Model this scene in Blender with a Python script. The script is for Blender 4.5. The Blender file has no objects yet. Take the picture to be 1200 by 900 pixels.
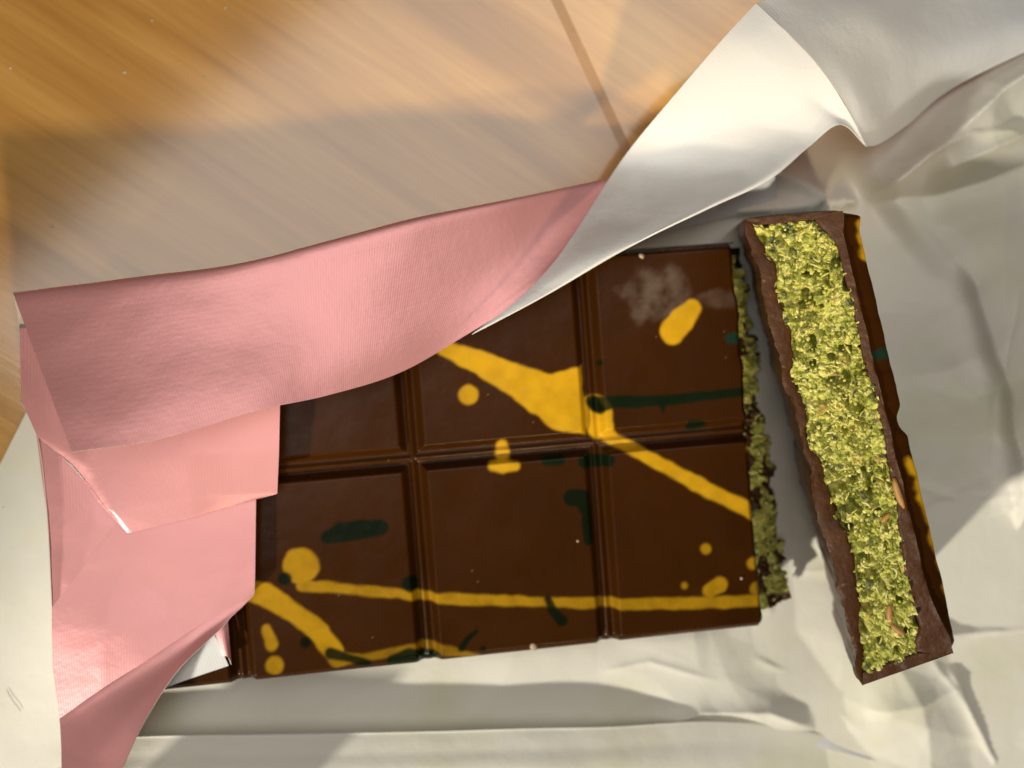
import bpy, math, random
import numpy as np
from mathutils import Matrix, Vector

random.seed(7); RNG = np.random.default_rng(7)
S = 0.001                                   # everything below is written in millimetres
sc = bpy.context.scene
COL = sc.collection

# ------------------------------------------------------------------ camera
TX, TY = 0.035, 0.107
HF = math.radians(52.0)
FPX = 600.0 / math.tan(HF / 2)
CAMZ = 220.0
Rx = np.array([[1, 0, 0], [0, math.cos(TX), -math.sin(TX)], [0, math.sin(TX), math.cos(TX)]])
Ry = np.array([[math.cos(TY), 0, math.sin(TY)], [0, 1, 0], [-math.sin(TY), 0, math.cos(TY)]])
RW = Rx @ Ry                                # world -> camera
cam_d = bpy.data.cameras.new('camera'); cam = bpy.data.objects.new('camera', cam_d); COL.objects.link(cam)
cam_d.sensor_width = 36.0; cam_d.lens = 18.0 / math.tan(HF / 2)
cam_d.clip_start = 0.005; cam_d.clip_end = 20.0
cam.matrix_world = Matrix.Translation((0, 0, CAMZ * S)) @ Matrix(RW.T.tolist()).to_4x4()
cam_d.dof.use_dof = True
cam_d.dof.focus_distance = 0.186
cam_d.dof.aperture_fstop = cam_d.lens / 3.6
sc.camera = cam

def at(px, py, z=0.0):
    """point of the place (mm) seen at photo pixel px, py at height z above the table"""
    d = RW.T @ np.array([(px - 600.0) / FPX, -(py - 450.0) / FPX, -1.0])
    return np.array([0, 0, CAMZ]) + d * ((z - CAMZ) / d[2])

# ------------------------------------------------------------------ light
w = bpy.data.worlds.new('World'); sc.world = w; w.use_nodes = True
w.node_tree.nodes['Background'].inputs[0].default_value = (1.0, 0.74, 0.46, 1)
w.node_tree.nodes['Background'].inputs[1].default_value = 0.062

def lamp(name, kind, loc, target, power, colour, **kw):
    l = bpy.data.lights.new(name, kind); l.energy = power; l.color = colour
    for k, v in kw.items(): setattr(l, k, v)
    o = bpy.data.objects.new(name, l); COL.objects.link(o)
    o.location = Vector(loc) * S
    o.rotation_euler = (Vector(target) - Vector(loc)).to_track_quat('-Z', 'Y').to_euler()
    return o

# two warm downlights with soft-edged pools: one from the near side throws the shadows up the picture onto the wood,
# a lower one from the left rakes across the sheet, the bar and the piece
def spot(name, loc, target, radius, power, colour, blend):
    d = (Vector(target) - Vector(loc)).length
    return lamp(name, 'SPOT', loc, target, power, colour, shadow_soft_size=0.026, spot_size=2 * math.atan(radius / d), spot_blend=blend)
spot('warm_spot', (125, -435, 470), (-18, 134, 0), 138, 8.8, (1.0, 0.81, 0.52), 0.24)
spot('warm_spot_left', (-560, -610, 520), (40, -106, 0), 150, 36.0, (1.0, 0.94, 0.80), 0.35)
# broad pale ceiling panel: soft fill, and the pale sheen on the varnish
PANEL_Z = 1200.0
k = (PANEL_Z + CAMZ) / CAMZ
a0 = at(40, 300)[:2] * k; a1 = at(400, -20)[:2] * k
ex = (a1 - a0) / np.linalg.norm(a1 - a0); ey = np.array([ex[1], -ex[0]])     # ey points to the lower right
PW, PH = 1300.0, 420.0
pc = (a0 + a1) / 2 + ey * PH / 2 + ex * 260.0
pl = bpy.data.lights.new('ceiling_panel', 'AREA'); pl.shape = 'RECTANGLE'; pl.size = PW * S; pl.size_y = PH * S
pl.energy = 5.8; pl.color = (1.0, 0.98, 0.94)
po = bpy.data.objects.new('ceiling_panel', pl); COL.objects.link(po)
po.location = (pc[0] * S, pc[1] * S, PANEL_Z * S)
po.rotation_euler = (0, 0, math.atan2(ex[1], ex[0]))

vs = sc.view_settings
vs.view_transform = 'Standard'; vs.look = 'None'; vs.exposure = 0.0; vs.gamma = 1.0; vs.use_curve_mapping = False
sc.cycles.max_bounces = 8

# ------------------------------------------------------------------ numeric helpers
def _hash(ix, iy, iz, seed):
    n = (ix * 374761393 + iy * 668265263 + iz * 2147483647 + seed * 974634777) & 0x7fffffff
    n = ((n ^ (n >> 13)) * 1274126177) & 0x7fffffff
    return ((n ^ (n >> 16)) & 0xffff) / 65535.0

def vnoise(x, y, z=0.0, seed=0):
    x = np.asarray(x, float); y = np.asarray(y, float); z = np.asarray(z, float) + np.zeros_like(x)
    ix, iy, iz = np.floor(x).astype(np.int64), np.floor(y).astype(np.int64), np.floor(z).astype(np.int64)
    fx, fy, fz = x - ix, y - iy, z - iz
    fx, fy, fz = [f * f * (3 - 2 * f) for f in (fx, fy, fz)]
    r = 0
    for a in (0, 1):
        for b in (0, 1):
            for c in (0, 1):
                r = r + _hash(ix + a, iy + b, iz + c, seed) * (fx if a else 1 - fx) * (fy if b else 1 - fy) * (fz if c else 1 - fz)
    return r * 2 - 1

def fbm(x, y, z=0.0, seed=0, o=4):
    r, a = 0, 1.0
    for i in range(o):
        r = r + a * vnoise(np.asarray(x) * 2 ** i, np.asarray(y) * 2 ** i, np.asarray(z) * 2 ** i, seed + i); a *= 0.5
    return r

def facet(x, y, scale, seed):
    """crumpled-paper heights: flat triangular facets meeting in crisp creases, on a warped lattice"""
    wx = 0.55 * vnoise(x / (scale * 1.6), y / (scale * 1.6), 0, seed + 50); wy = 0.55 * vnoise(x / (scale * 1.6), y / (scale * 1.6), 5.5, seed + 51)
    ca, sa = math.cos(seed * 1.3), math.sin(seed * 1.3)
    u = (x * ca + y * sa) / scale + wx; v = (y * ca - x * sa) / (scale * 1.35) + wy
    t = (u + v) * 0.3660254; u, v = u + t, v + t
    i = np.floor(u).astype(np.int64); j = np.floor(v).astype(np.int64); fu, fv = u - i, v - j
    z = np.zeros_like(i); h = lambda a, b: _hash(i + a, j + b, z, seed) * 2 - 1
    up = fu > fv
    mid_ = np.where(up, h(1, 0), h(0, 1)); hi = np.maximum(fu, fv); lo = np.minimum(fu, fv)
    return h(0, 0) * (1 - hi) + mid_ * (hi - lo) + h(1, 1) * lo

def sstep(a, b, x):
    t = np.clip((x - a) / (b - a), 0, 1); return t * t * (3 - 2 * t)

def catmull(P, n, axis):
    """resample control grid along an axis with centripetal-ish Catmull-Rom to n samples per span"""
    P = np.moveaxis(P, axis, 0); m = len(P)
    ext = np.concatenate([[2 * P[0] - P[1]], P, [2 * P[-1] - P[-2]]])
    out = []
    for i in range(m - 1):
        p0, p1, p2, p3 = ext[i:i + 4]
        for k in range(n):
            t = k / n
            out.append(0.5 * (2 * p1 + (p2 - p0) * t + (2 * p0 - 5 * p1 + 4 * p2 - p3) * t * t + (3 * p1 - p0 - 3 * p2 + p3) * t ** 3))
    out.append(P[-1])
    return np.moveaxis(np.array(out), 0, axis)

# ------------------------------------------------------------------ object helpers
def link(name, verts, faces, mats, parent=None, loc=None, smooth=True, mat_idx=None, uv=None, colr=None):
    me = bpy.data.meshes.new(name)
    v = np.asarray(verts, float) * S
    me.from_pydata(v.tolist(), [], faces if isinstance(faces, list) else faces.tolist())
    for m in (mats if isinstance(mats, (list, tuple)) else [mats]): me.materials.append(m)
    if mat_idx is not None: me.polygons.foreach_set('material_index', np.asarray(mat_idx, np.int32))
    if smooth: me.polygons.foreach_set('use_smooth', np.ones(len(me.polygons), bool))
    if uv is not None:
        ul = me.uv_layers.new(name='UVMap')
        li = np.empty(len(me.loops), np.int32); me.loops.foreach_get('vertex_index', li)
        ul.data.foreach_set('uv', np.asarray(uv, np.float32)[li].ravel())
    if colr is not None:
        at_ = me.attributes.new('paint', 'FLOAT_COLOR', 'POINT')
        c = np.ones((len(v), 4), np.float32); c[:, :3] = colr
        at_.data.foreach_set('color', c.ravel())
    me.update()
    o = bpy.data.objects.new(name, me); COL.objects.link(o)
    if parent is not None: o.parent = parent
    if loc is not None: o.location = Vector(loc) * S
    return o

def thing(name, label, cat, group=None):
    o = bpy.data.objects.new(name, None); COL.objects.link(o); o.empty_display_size = 0.01
    o['label'] = label; o['category'] = cat
    if group: o['group'] = group
    return o

def tag(o, label=None, cat=None, group=None, kind=None):
    for k_, v_ in (('label', label), ('category', cat), ('group', group), ('kind', kind)):
        if v_: o[k_] = v_
    return o

def grid_faces(nr, nc, off=0, flip=False):
    i, j = np.meshgrid(np.arange(nr - 1), np.arange(nc - 1), indexing='ij')
    a = (i * nc + j).ravel() + off
    f = np.stack([a, a + 1, a + nc + 1, a + nc], 1)
    return f[:, [0, 3, 2, 1]] if flip else f

def grid_normals(G):
    du = np.gradient(G, axis=1); dv = np.gradient(G, axis=0)
    n = np.cross(du, dv); n /= np.linalg.norm(n, axis=2, keepdims=True) + 1e-12
    return n

def sheet(name, G, mat_up, mat_dn, mat_rim, parent, t=0.14, up=None, uvs=None, flat=False):
    """a sheet of paper with real thickness from a grid of points (rows x cols x 3)"""
    nr, nc = G.shape[:2]
    n = grid_normals(G)
    if up is None: up = 1.0 if n[..., 2].mean() > 0 else -1.0
    n = n * up
    if flat: n = np.zeros_like(n) + np.array([0, 0, 1.0])
    top = G + n * t / 2; bot = G - n * t / 2
    V = np.concatenate([top.reshape(-1, 3), bot.reshape(-1, 3)]); N = nr * nc
    f1 = grid_faces(nr, nc, 0, flip=up < 0); f2 = grid_faces(nr, nc, N, flip=up > 0)
    idx = np.arange(N).reshape(nr, nc)
    ring = np.concatenate([idx[0, :-1], idx[:-1, -1], idx[-1, :0:-1], idx[:0:-1, 0]])
    nx = np.roll(ring, -1)
    # rim gets its own vertices so its shading stays crisp
    V = np.concatenate([V, V[ring], V[ring + N]]); m = len(ring); b = 2 * N
    r = np.arange(m); rn = (r + 1) % m
    f3 = np.stack([b + r, b + m + r, b + m + rn, b + rn], 1)
    if up < 0: f3 = f3[:, ::-1]
    F = np.concatenate([f1, f2, f3])
    mi = np.concatenate([np.zeros(len(f1)), np.ones(len(f2)), np.full(len(f3), 2)])
    if uvs is None:
        du = np.linalg.norm(np.diff(G, axis=1), axis=2).mean(0); dv = np.linalg.norm(np.diff(G, axis=0), axis=2).mean(1)
        U, W = np.meshgrid(np.concatenate([[0], np.cumsum(du)]), np.concatenate([[0], np.cumsum(dv)]))
        uvs = np.stack([U, W], 2)
    uv = uvs.reshape(-1, 2); uv = np.concatenate([uv, uv, uv[ring], uv[ring]])
    return link(name, V, F, [mat_up, mat_dn, mat_rim], parent, mat_idx=mi, uv=uv)

def ctrl(rows, nu=10, nv=10, lin=False):
    """control rows of (px, py, z) -> smooth grid of points in mm"""
    P = np.array([[at(*p) for p in r] for r in rows])
    if lin:
        for ax, n_ in ((0, nv), (1, nu)):
            P = np.moveaxis(P, ax, 0); t = np.linspace(0, len(P) - 1, (len(P) - 1) * n_ + 1); i = np.minimum(t.astype(int), len(P) - 2); f = (t - i)[:, None, None]
            P = np.moveaxis(P[i] * (1 - f) + P[i + 1] * f, 0, ax)
        return P
    return catmull(catmull(P, nv, 0), nu, 1)

def wrinkle(G, amp, scale, seed, crisp=0.0):
    n = grid_normals(G)
    d = fbm(G[..., 0] / scale, G[..., 1] / scale, G[..., 2] / scale, seed, 3)
    # creased look: ridged noise
    d2 = 1 - np.abs(fbm(G[..., 0] / (scale * 1.7) + 9, G[..., 1] / (scale * 1.7), G[..., 2] / (scale * 1.7), seed + 20, 2)) * 2
    return G + n * (amp * (0.6 * d + 0.5 * d2) + crisp * facet(G[..., 0] + G[..., 2] * .5, G[..., 1], scale, seed))[..., None]

def tube(path, radii, sides=6):
    path = np.asarray(path, float); m = len(path); V = []; F = []
    t = np.gradient(path, axis=0)
    for i in range(m):
        ti = t[i] / (np.linalg.norm(t[i]) + 1e-9)
        a = np.cross(ti, [0.13, 0.2, 1.0]); a /= np.linalg.norm(a) + 1e-9; b = np.cross(ti, a)
        for s_ in range(sides):
            an = 2 * math.pi * s_ / sides
            V.append(path[i] + radii[i] * (a * math.cos(an) + b * math.sin(an)))
    for i in range(m - 1):
        for s_ in range(sides):
            q = i * sides; F.append([q + s_, q + (s_ + 1) % sides, q + sides + (s_ + 1) % sides, q + sides + s_])
    F.append(list(range(sides))[::-1]); F.append([(m - 1) * sides + s_ for s_ in range(sides)])
    return V, F

# ------------------------------------------------------------------ materials
def mat(name):
    m = bpy.data.materials.new(name); m.use_nodes = True
    nt = m.node_tree; return m, nt, nt.nodes['Principled BSDF']

def node(nt, t, **kw):
    n = nt.nodes.new(t)
    for k_, v_ in kw.items(): setattr(n, k_, v_)
    return n

def ramp(nt, stops):
    r = node(nt, 'ShaderNodeValToRGB'); e = r.color_ramp.elements
    while len(e) < len(stops): e.new(0.5)
    for i, (p, c) in enumerate(stops):
        e[i].position = p; e[i].color = (*c, 1)
    return r

def paper_mat(name, base, tint, rib=0.0, rough=0.55, metallic=0.0, spec=0.5, stain=0.0, trans=0.0, ribscale=1.0, crease=0.25):
    m, nt, b = mat(name); L = nt.links.new
    tc = node(nt, 'ShaderNodeTexCoord')
    n1 = node(nt, 'ShaderNodeTexNoise'); n1.inputs['Scale'].default_value = 45; n1.inputs['Detail'].default_value = 5
    L(tc.outputs['Object'], n1.inputs['Vector'])
    r = ramp(nt, [(0.3, base), (0.75, tint)]); L(n1.outputs['Fac'], r.inputs['Fac'])
    colour = r.outputs['Color']
    if stain:
        n2 = node(nt, 'ShaderNodeTexNoise'); n2.inputs['Scale'].default_value = 26; n2.inputs['Detail'].default_value = 4; n2.inputs['Roughness'].default_value = 0.6
        L(tc.outputs['Object'], n2.inputs['Vector'])
        r2 = ramp(nt, [(0.50, (0, 0, 0)), (0.72, (1, 1, 1))]); L(n2.outputs['Fac'], r2.inputs['Fac'])
        mm = node(nt, 'ShaderNodeMath', operation='MULTIPLY'); mm.inputs[1].default_value = stain; L(r2.outputs['Color'], mm.inputs[0])
        mx = node(nt, 'ShaderNodeMix', data_type='RGBA'); mx.inputs['B'].default_value = (0.66, 0.65, 0.36, 1)
        L(mm.outputs[0], mx.inputs['Factor']); L(colour, mx.inputs['A']); colour = mx.outputs['Result']
        # tiny dark specks
        n3 = node(nt, 'ShaderNodeTexVoronoi'); n3.inputs['Scale'].default_value = 85; L(tc.outputs['Object'], n3.inputs['Vector'])
        r3 = ramp(nt, [(0.012, (1, 1, 1)), (0.022, (0, 0, 0))]); L(n3.outputs['Distance'], r3.inputs['Fac'])
        m3 = node(nt, 'ShaderNodeMath', operation='MULTIPLY'); m3.inputs[1].default_value = 0.35; L(r3.outputs['Color'], m3.inputs[0])
        mx3 = node(nt, 'ShaderNodeMix', data_type='RGBA'); mx3.inputs['B'].default_value = (0.2, 0.13, 0.06, 1)
        L(m3.outputs[0], mx3.inputs['Factor']); L(colour, mx3.inputs['A']); colour = mx3.outputs['Result']
    L(colour, b.inputs['Base Color'])
    b.inputs['Roughness'].default_value = rough; b.inputs['Metallic'].default_value = metallic
    b.inputs['Specular IOR Level'].default_value = spec
    h = None
    fine = node(nt, 'ShaderNodeTexNoise'); fine.inputs['Scale'].default_value = 900; fine.inputs['Detail'].default_value = 2
    L(tc.outputs['Object'], fine.inputs['Vector'])
    bp = node(nt, 'ShaderNodeBump'); bp.inputs['Distance'].default_value = 0.00008; bp.inputs['Strength'].default_value = 0.25
    L(fine.outputs['Fac'], bp.inputs['Height'])
    last = bp
    mid = node(nt, 'ShaderNodeTexNoise'); mid.inputs['Scale'].default_value = 110; mid.inputs['Detail'].default_value = 4
    L(tc.outputs['Object'], mid.inputs['Vector'])
    bm_ = node(nt, 'ShaderNodeBump'); bm_.inputs['Distance'].default_value = 0.0012; bm_.inputs['Strength'].default_value = crease
    L(mid.outputs['Fac'], bm_.inputs['Height']); L(last.outputs['Normal'], bm_.inputs['Normal']); last = bm_
    if rib:
        uv = node(nt, 'ShaderNodeUVMap'); sx = node(nt, 'ShaderNodeSeparateXYZ'); L(uv.outputs['UV'], sx.inputs[0])
        ws = []
        for ch, per in (('X', 0.50), ('Y', 0.80)):
            a = node(nt, 'ShaderNodeMath', operation='MULTIPLY'); a.inputs[1].default_value = 2 * math.pi / (per * ribscale); L(sx.outputs[ch], a.inputs[0])
            s_ = node(nt, 'ShaderNodeMath', operation='SINE'); L(a.outputs[0], s_.inputs[0]); ws.append(s_)
        ad = node(nt, 'ShaderNodeMath', operation='MULTIPLY_ADD'); L(ws[1].outputs[0], ad.inputs[0]); ad.inputs[1].default_value = 0.35; L(ws[0].outputs[0], ad.inputs[2])
        b2 = node(nt, 'ShaderNodeBump'); b2.inputs['Distance'].default_value = 0.00004 * rib; b2.inputs['Strength'].default_value = 1.0
        L(ad.outputs[0], b2.inputs['Height']); L(last.outputs['Normal'], b2.inputs['Normal']); last = b2
    L(last.outputs['Normal'], b.inputs['Normal'])
    if trans:
        b.inputs['Transmission Weight'].default_value = 0.0
        tr = node(nt, 'ShaderNodeBsdfTranslucent'); L(colour, tr.inputs['Color'])
        ms = node(nt, 'ShaderNodeMixShader'); ms.inputs[0].default_value = trans
        out = nt.nodes['Material Output']
        L(b.outputs[0], ms.inputs[1]); L(tr.outputs[0], ms.inputs[2]); L(ms.outputs[0], out.inputs['Surface'])
    return m

M_PINK = paper_mat('pink_paper', (0.76, 0.355, 0.365), (0.72, 0.33, 0.34), rib=0.07, crease=0.10, rough=0.40, metallic=0.5)
M_WHITE = paper_mat('white_paper_inside', (0.78, 0.78, 0.775), (0.745, 0.745, 0.74), rib=0.15, rough=0.5, spec=0.4, stain=0.0)
M_BASE = paper_mat('white_paper_stained', (0.83, 0.80, 0.705), (0.79, 0.76, 0.66), rib=0.1, rough=0.5, spec=0.4, stain=0.55)
M_RIM = paper_mat('torn_paper_edge', (0.68, 0.65, 0.61), (0.64, 0.61, 0.57), rough=0.9, spec=0.15)

def paint_mat(name, rough, spec, bump_scale=0, bump_d=0.0, coat=0.0, sss=0.0, smear=False):
    m, nt, b = mat(name); L = nt.links.new
    a = node(nt, 'ShaderNodeAttribute', attribute_name='paint'); L(a.outputs['Color'], b.inputs['Base Color'])
    b.inputs['Roughness'].default_value = rough; b.inputs['Specular IOR Level'].default_value = spec
    b.inputs['Coat Weight'].default_value = coat; b.inputs['Coat Roughness'].default_value = 0.25
    if bump_scale:
        tc = node(nt, 'ShaderNodeTexCoord'); n = node(nt, 'ShaderNodeTexNoise'); n.inputs['Scale'].default_value = bump_scale; n.inputs['Detail'].default_value = 4
        L(tc.outputs['Object'], n.inputs['Vector'])
        bp = node(nt, 'ShaderNodeBump'); bp.inputs['Distance'].default_value = bump_d; bp.inputs['Strength'].default_value = 0.5
        L(n.outputs['Fac'], bp.inputs['Height']); L(bp.outputs['Normal'], b.inputs['Normal'])
        rr = node(nt, 'ShaderNodeMapRange'); rr.inputs['To Min'].default_value = rough - 0.06; rr.inputs['To Max'].default_value = rough + 0.1
        L(n.outputs['Fac'], rr.inputs['Value']); L(rr.outputs[0], b.inputs['Roughness'])
    if sss:
        b.inputs['Subsurface Weight'].default_value = sss; b.inputs['Subsurface Radius'].default_value = (1.0, 0.9, 0.3)
        b.inputs['Subsurface Scale'].default_value = 0.0008
    return m

M_CHOC = paint_mat('milk_chocolate', 0.26, 0.12, 160, 0.0003)
M_CHOCW = paint_mat('milk_chocolate_wall', 0.34, 0.35, 300, 0.0006)
M_SNAP = paint_mat('snapped_chocolate', 0.50, 0.3, 520, 0.0011)
M_FILL = paint_mat('pistachio_filling', 0.55, 0.4, 1500, 0.0003, sss=0.25)

def wood_mat(name, shift):
    m, nt, b = mat(name); L = nt.links.new
    tc = node(nt, 'ShaderNodeTexCoord')
    mp = node(nt, 'ShaderNodeMapping'); mp.inputs['Rotation'].default_value = (0, 0, math.radians(33)); mp.inputs['Location'].default_value = (shift, shift * .7, 0)
    L(tc.outputs['Object'], mp.inputs['Vector'])
    sc1 = node(nt, 'ShaderNodeMapping'); sc1.inputs['Scale'].default_value = (7, 85, 1); L(mp.outputs[0], sc1.inputs['Vector'])
    n1 = node(nt, 'ShaderNodeTexNoise'); n1.inputs['Scale'].default_value = 1.0; n1.inputs['Detail'].default_value = 3; n1.inputs['Roughness'].default_value = 0.55; n1.inputs['Distortion'].default_value = 0.5
    L(sc1.outputs[0], n1.inputs['Vector'])
    sc2 = node(nt, 'ShaderNodeMapping'); sc2.inputs['Scale'].default_value = (40, 900, 1); L(mp.outputs[0], sc2.inputs['Vector'])
    n2 = node(nt, 'ShaderNodeTexNoise'); n2.inputs['Scale'].default_value = 1.0; n2.inputs['Detail'].default_value = 3
    L(sc2.outputs[0], n2.inputs['Vector'])
    r = ramp(nt, [(0.30, (0.42, 0.205, 0.040)), (0.48, (0.60, 0.31, 0.075)), (0.66, (0.72, 0.41, 0.115))]); L(n1.outputs['Fac'], r.inputs['Fac'])
    r2 = ramp(nt, [(0.40, (0.90, 0.885, 0.87)), (0.60, (1, 1, 1))]); L(n2.outputs['Fac'], r2.inputs['Fac'])
    mx = node(nt, 'ShaderNodeMix', data_type='RGBA', blend_type='MULTIPLY'); mx.inputs['Factor'].default_value = 0.8
    L(r.outputs['Color'], mx.inputs['A']); L(r2.outputs['Color'], mx.inputs['B']); L(mx.outputs['Result'], b.inputs['Base Color'])
    b.inputs['Roughness'].default_value = 0.13; b.inputs['Specular IOR Level'].default_value = 0.85
    bp = node(nt, 'ShaderNodeBump'); bp.inputs['Distance'].default_value = 0.00005; bp.inputs['Strength'].default_value = 0.3
    L(n2.outputs['Fac'], bp.inputs['Height']); L(bp.outputs['Normal'], b.inputs['Normal'])
    return m

def flat_mat(name, c, rough=0.5, spec=0.5):
    m, nt, b = mat(name)
    tc = node(nt, 'ShaderNodeTexCoord'); n = node(nt, 'ShaderNodeTexNoise'); n.inputs['Scale'].default_value = 400
    nt.links.new(tc.outputs['Object'], n.inputs['Vector'])
    r = ramp(nt, [(0.3, tuple(x * 0.85 for x in c)), (0.7, c)]); nt.links.new(n.outputs['Fac'], r.inputs['Fac'])
    nt.links.new(r.outputs['Color'], b.inputs['Base Color'])
    b.inputs['Roughness'].default_value = rough; b.inputs['Specular IOR Level'].default_value = spec
    return m

# ------------------------------------------------------------------ table
table = thing('tabletop', None, None); del table['label']; del table['category']; table['kind'] = 'structure'
j0, j1 = at(652, 0)[:2], at(722, 150)[:2]
jd = (j1 - j0) / np.linalg.norm(j1 - j0); jn = np.array([-jd[1], jd[0]])
if jn[0] < 0: jn = -jn
def prism(name, poly, z0, z1, m, parent, bevel=0.5):
    poly = np.asarray(poly, float); c = poly.mean(0); k_ = len(poly)
    inner = poly + (c - poly) / np.linalg.norm(c - poly, axis=1, keepdims=True) * bevel
    V = [(*p, z0) for p in poly] + [(*p, z1 - bevel * .5) for p in poly] + [(*p, z1) for p in inner]
    F = [list(range(k_))[::-1], [2 * k_ + i for i in range(k_)]]
    for i in range(k_):
        j = (i + 1) % k_
        F += [[i, j, k_ + j, k_ + i], [k_ + i, k_ + j, 2 * k_ + j, 2 * k_ + i]]
    return link(name, V, F, m, parent, smooth=False)
LG = 900.0; HW = 1.05
e0, e1 = j0 - jd * LG, j0 + jd * LG
prism('board', [e0 - jn * HW, e0 - jn * 700, e1 - jn * 700, e1 - jn * HW], -25, 0, wood_mat('oiled_oak', 0.0), table, 0.03)
prism('board', [e0 + jn * HW, e1 + jn * HW, e1 + jn * 700, e0 + jn * 700], -25, 0, wood_mat('oiled_oak_second', 3.7), table, 0.03)
prism('inlay_strip', [e0 - jn * (HW - .02), e1 - jn * (HW - .02), e1 + jn * (HW - .02), e0 + jn * (HW - .02)], -25, -0.03, flat_mat('brown_inlay', (0.50, 0.25, 0.065), 0.2), table, 0.02)

# ------------------------------------------------------------------ chocolate bar
PITCH, RB, RT = 36.0, 40.0, 37.4
BA = 0.077; B0 = np.array([2.64, -21.7]); TOPZ = 16.0
bu = np.array([math.cos(BA), math.sin(BA)]); bv = np.array([-bu[1], bu[0]])
def to_bar(px, py):
    p = at(px, py, TOPZ)[:2] - B0; return p @ bu, p @ bv
U0, U1 = -63.0, 67.2

CH = np.array([0.039, 0.0118, 0.0012]); YE = np.array([0.64, 0.35, 0.010]); GR = np.array([0.0020, 0.0070, 0.0018])
TEAL = np.array([0.010, 0.034, 0.021])
def seg_sdf(U, V, pts, px2mm=0.166):
    d = np.full(U.shape, 1e9)
    P = [(*to_bar(x, y), r * px2mm) for x, y, r in pts]
    if len(P) == 1: P = P * 2
    for (ax, ay, ar), (bx, by, br) in zip(P[:-1], P[1:]):
        dx, dy = bx - ax, by - ay; L2 = dx * dx + dy * dy + 1e-9
        t = np.clip(((U - ax) * dx + (V - ay) * dy) / L2, 0, 1)
        d = np.minimum(d, np.hypot(U - ax - t * dx, V - ay - t * dy) - (ar + (br - ar) * t))
    return d
YELLOW = [  # (points, strength)
    ([(512, 404, 8), (560, 424, 14), (600, 443, 18), (635, 462, 25), (662, 470, 36), (700, 468, 46)], 1.0),
    ([(698, 484, 22), (704, 500, 16)], 1.0), ([(700, 500, 11), (722, 516, 8), (760, 536, 8), (820, 569, 9), (900, 609, 10)], 0.95),
    ([(549, 463, 12)], 0.8), ([(589, 522, 7), (590, 533, 9)], 0.85), ([(578, 546, 6), (590, 546, 9), (604, 546, 6)], 1.0),
    ([(788, 388, 16), (798, 376, 16), (811, 362, 11)], 1.0),
    ([(353, 663, 25)], 0.8), ([(285, 690, 12), (310, 697, 16), (345, 718, 13), (375, 742, 15), (392, 764, 13)], 0.9),
    ([(355, 686, 9), (400, 690, 7), (440, 693, 7), (500, 700, 7), (540, 702, 9), (600, 704, 7), (680, 707, 8), (740, 708, 8), (820, 707, 9), (893, 703, 9)], 0.72),
    ([(312, 736, 6), (318, 755, 10)], 0.75), ([(322, 780, 13)], 0.75), ([(395, 772, 12), (420, 772, 6)], 0.6),
    ([(415, 774, 5), (460, 764, 6), (500, 758, 8), (530, 764, 7), (560, 772, 5)], 0.45),
    ([(827, 643, 8)], 0.7), ([(832, 692, 11), (843, 685, 12)], 0.8), ([(802, 686, 5)], 0.6), ([(882, 660, 9)], 0.75), ([(886, 690, 10)], 0.6), ([(880, 525, 6)], 0.7), ([(868, 300, 7), (864, 330, 5)], 0.6)]
GREEN = [
    ([(384, 630, 8), (400, 624, 12), (420, 621, 12), (446, 618, 9)], GR), ([(670, 583, 10), (682, 584, 11), (688, 600, 7), (689, 618, 7), (690, 633, 7)], GR),
    ([(481, 684, 10)], GR), ([(642, 702, 5), (648, 716, 6), (658, 727, 8)], GR),
    ([(700, 474, 10), (722, 471, 8), (760, 470, 7), (780, 469, 7), (830, 464, 6), (890, 457, 5)], GR * 1.5), ([(776, 472, 6), (777, 483, 2)], GR * 1.5),
    ([(856, 396, 7), (885, 396, 7)], TEAL), ([(704, 425, 4)], GR * 1.5), ([(640, 540, 6), (656, 539, 7)], GR * 1.4), ([(686, 541, 9), (713, 540, 8)], GR * 1.3),
    ([(462, 776, 9), (480, 770, 11), (506, 772, 9)], GR * 1.4), ([(358, 752, 7)], GR), ([(388, 766, 7), (412, 772, 5), (430, 778, 6)], GR), ([(334, 678, 8)], GR),
    ([(541, 760, 4), (547, 750, 4), (558, 740, 3)], GR), ([(566, 760, 4)], GR), ([(812, 499, 7), (824, 498, 5)], GR * 1.4), ([(696, 470, 8), (704, 480, 6)], GR)]

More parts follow.
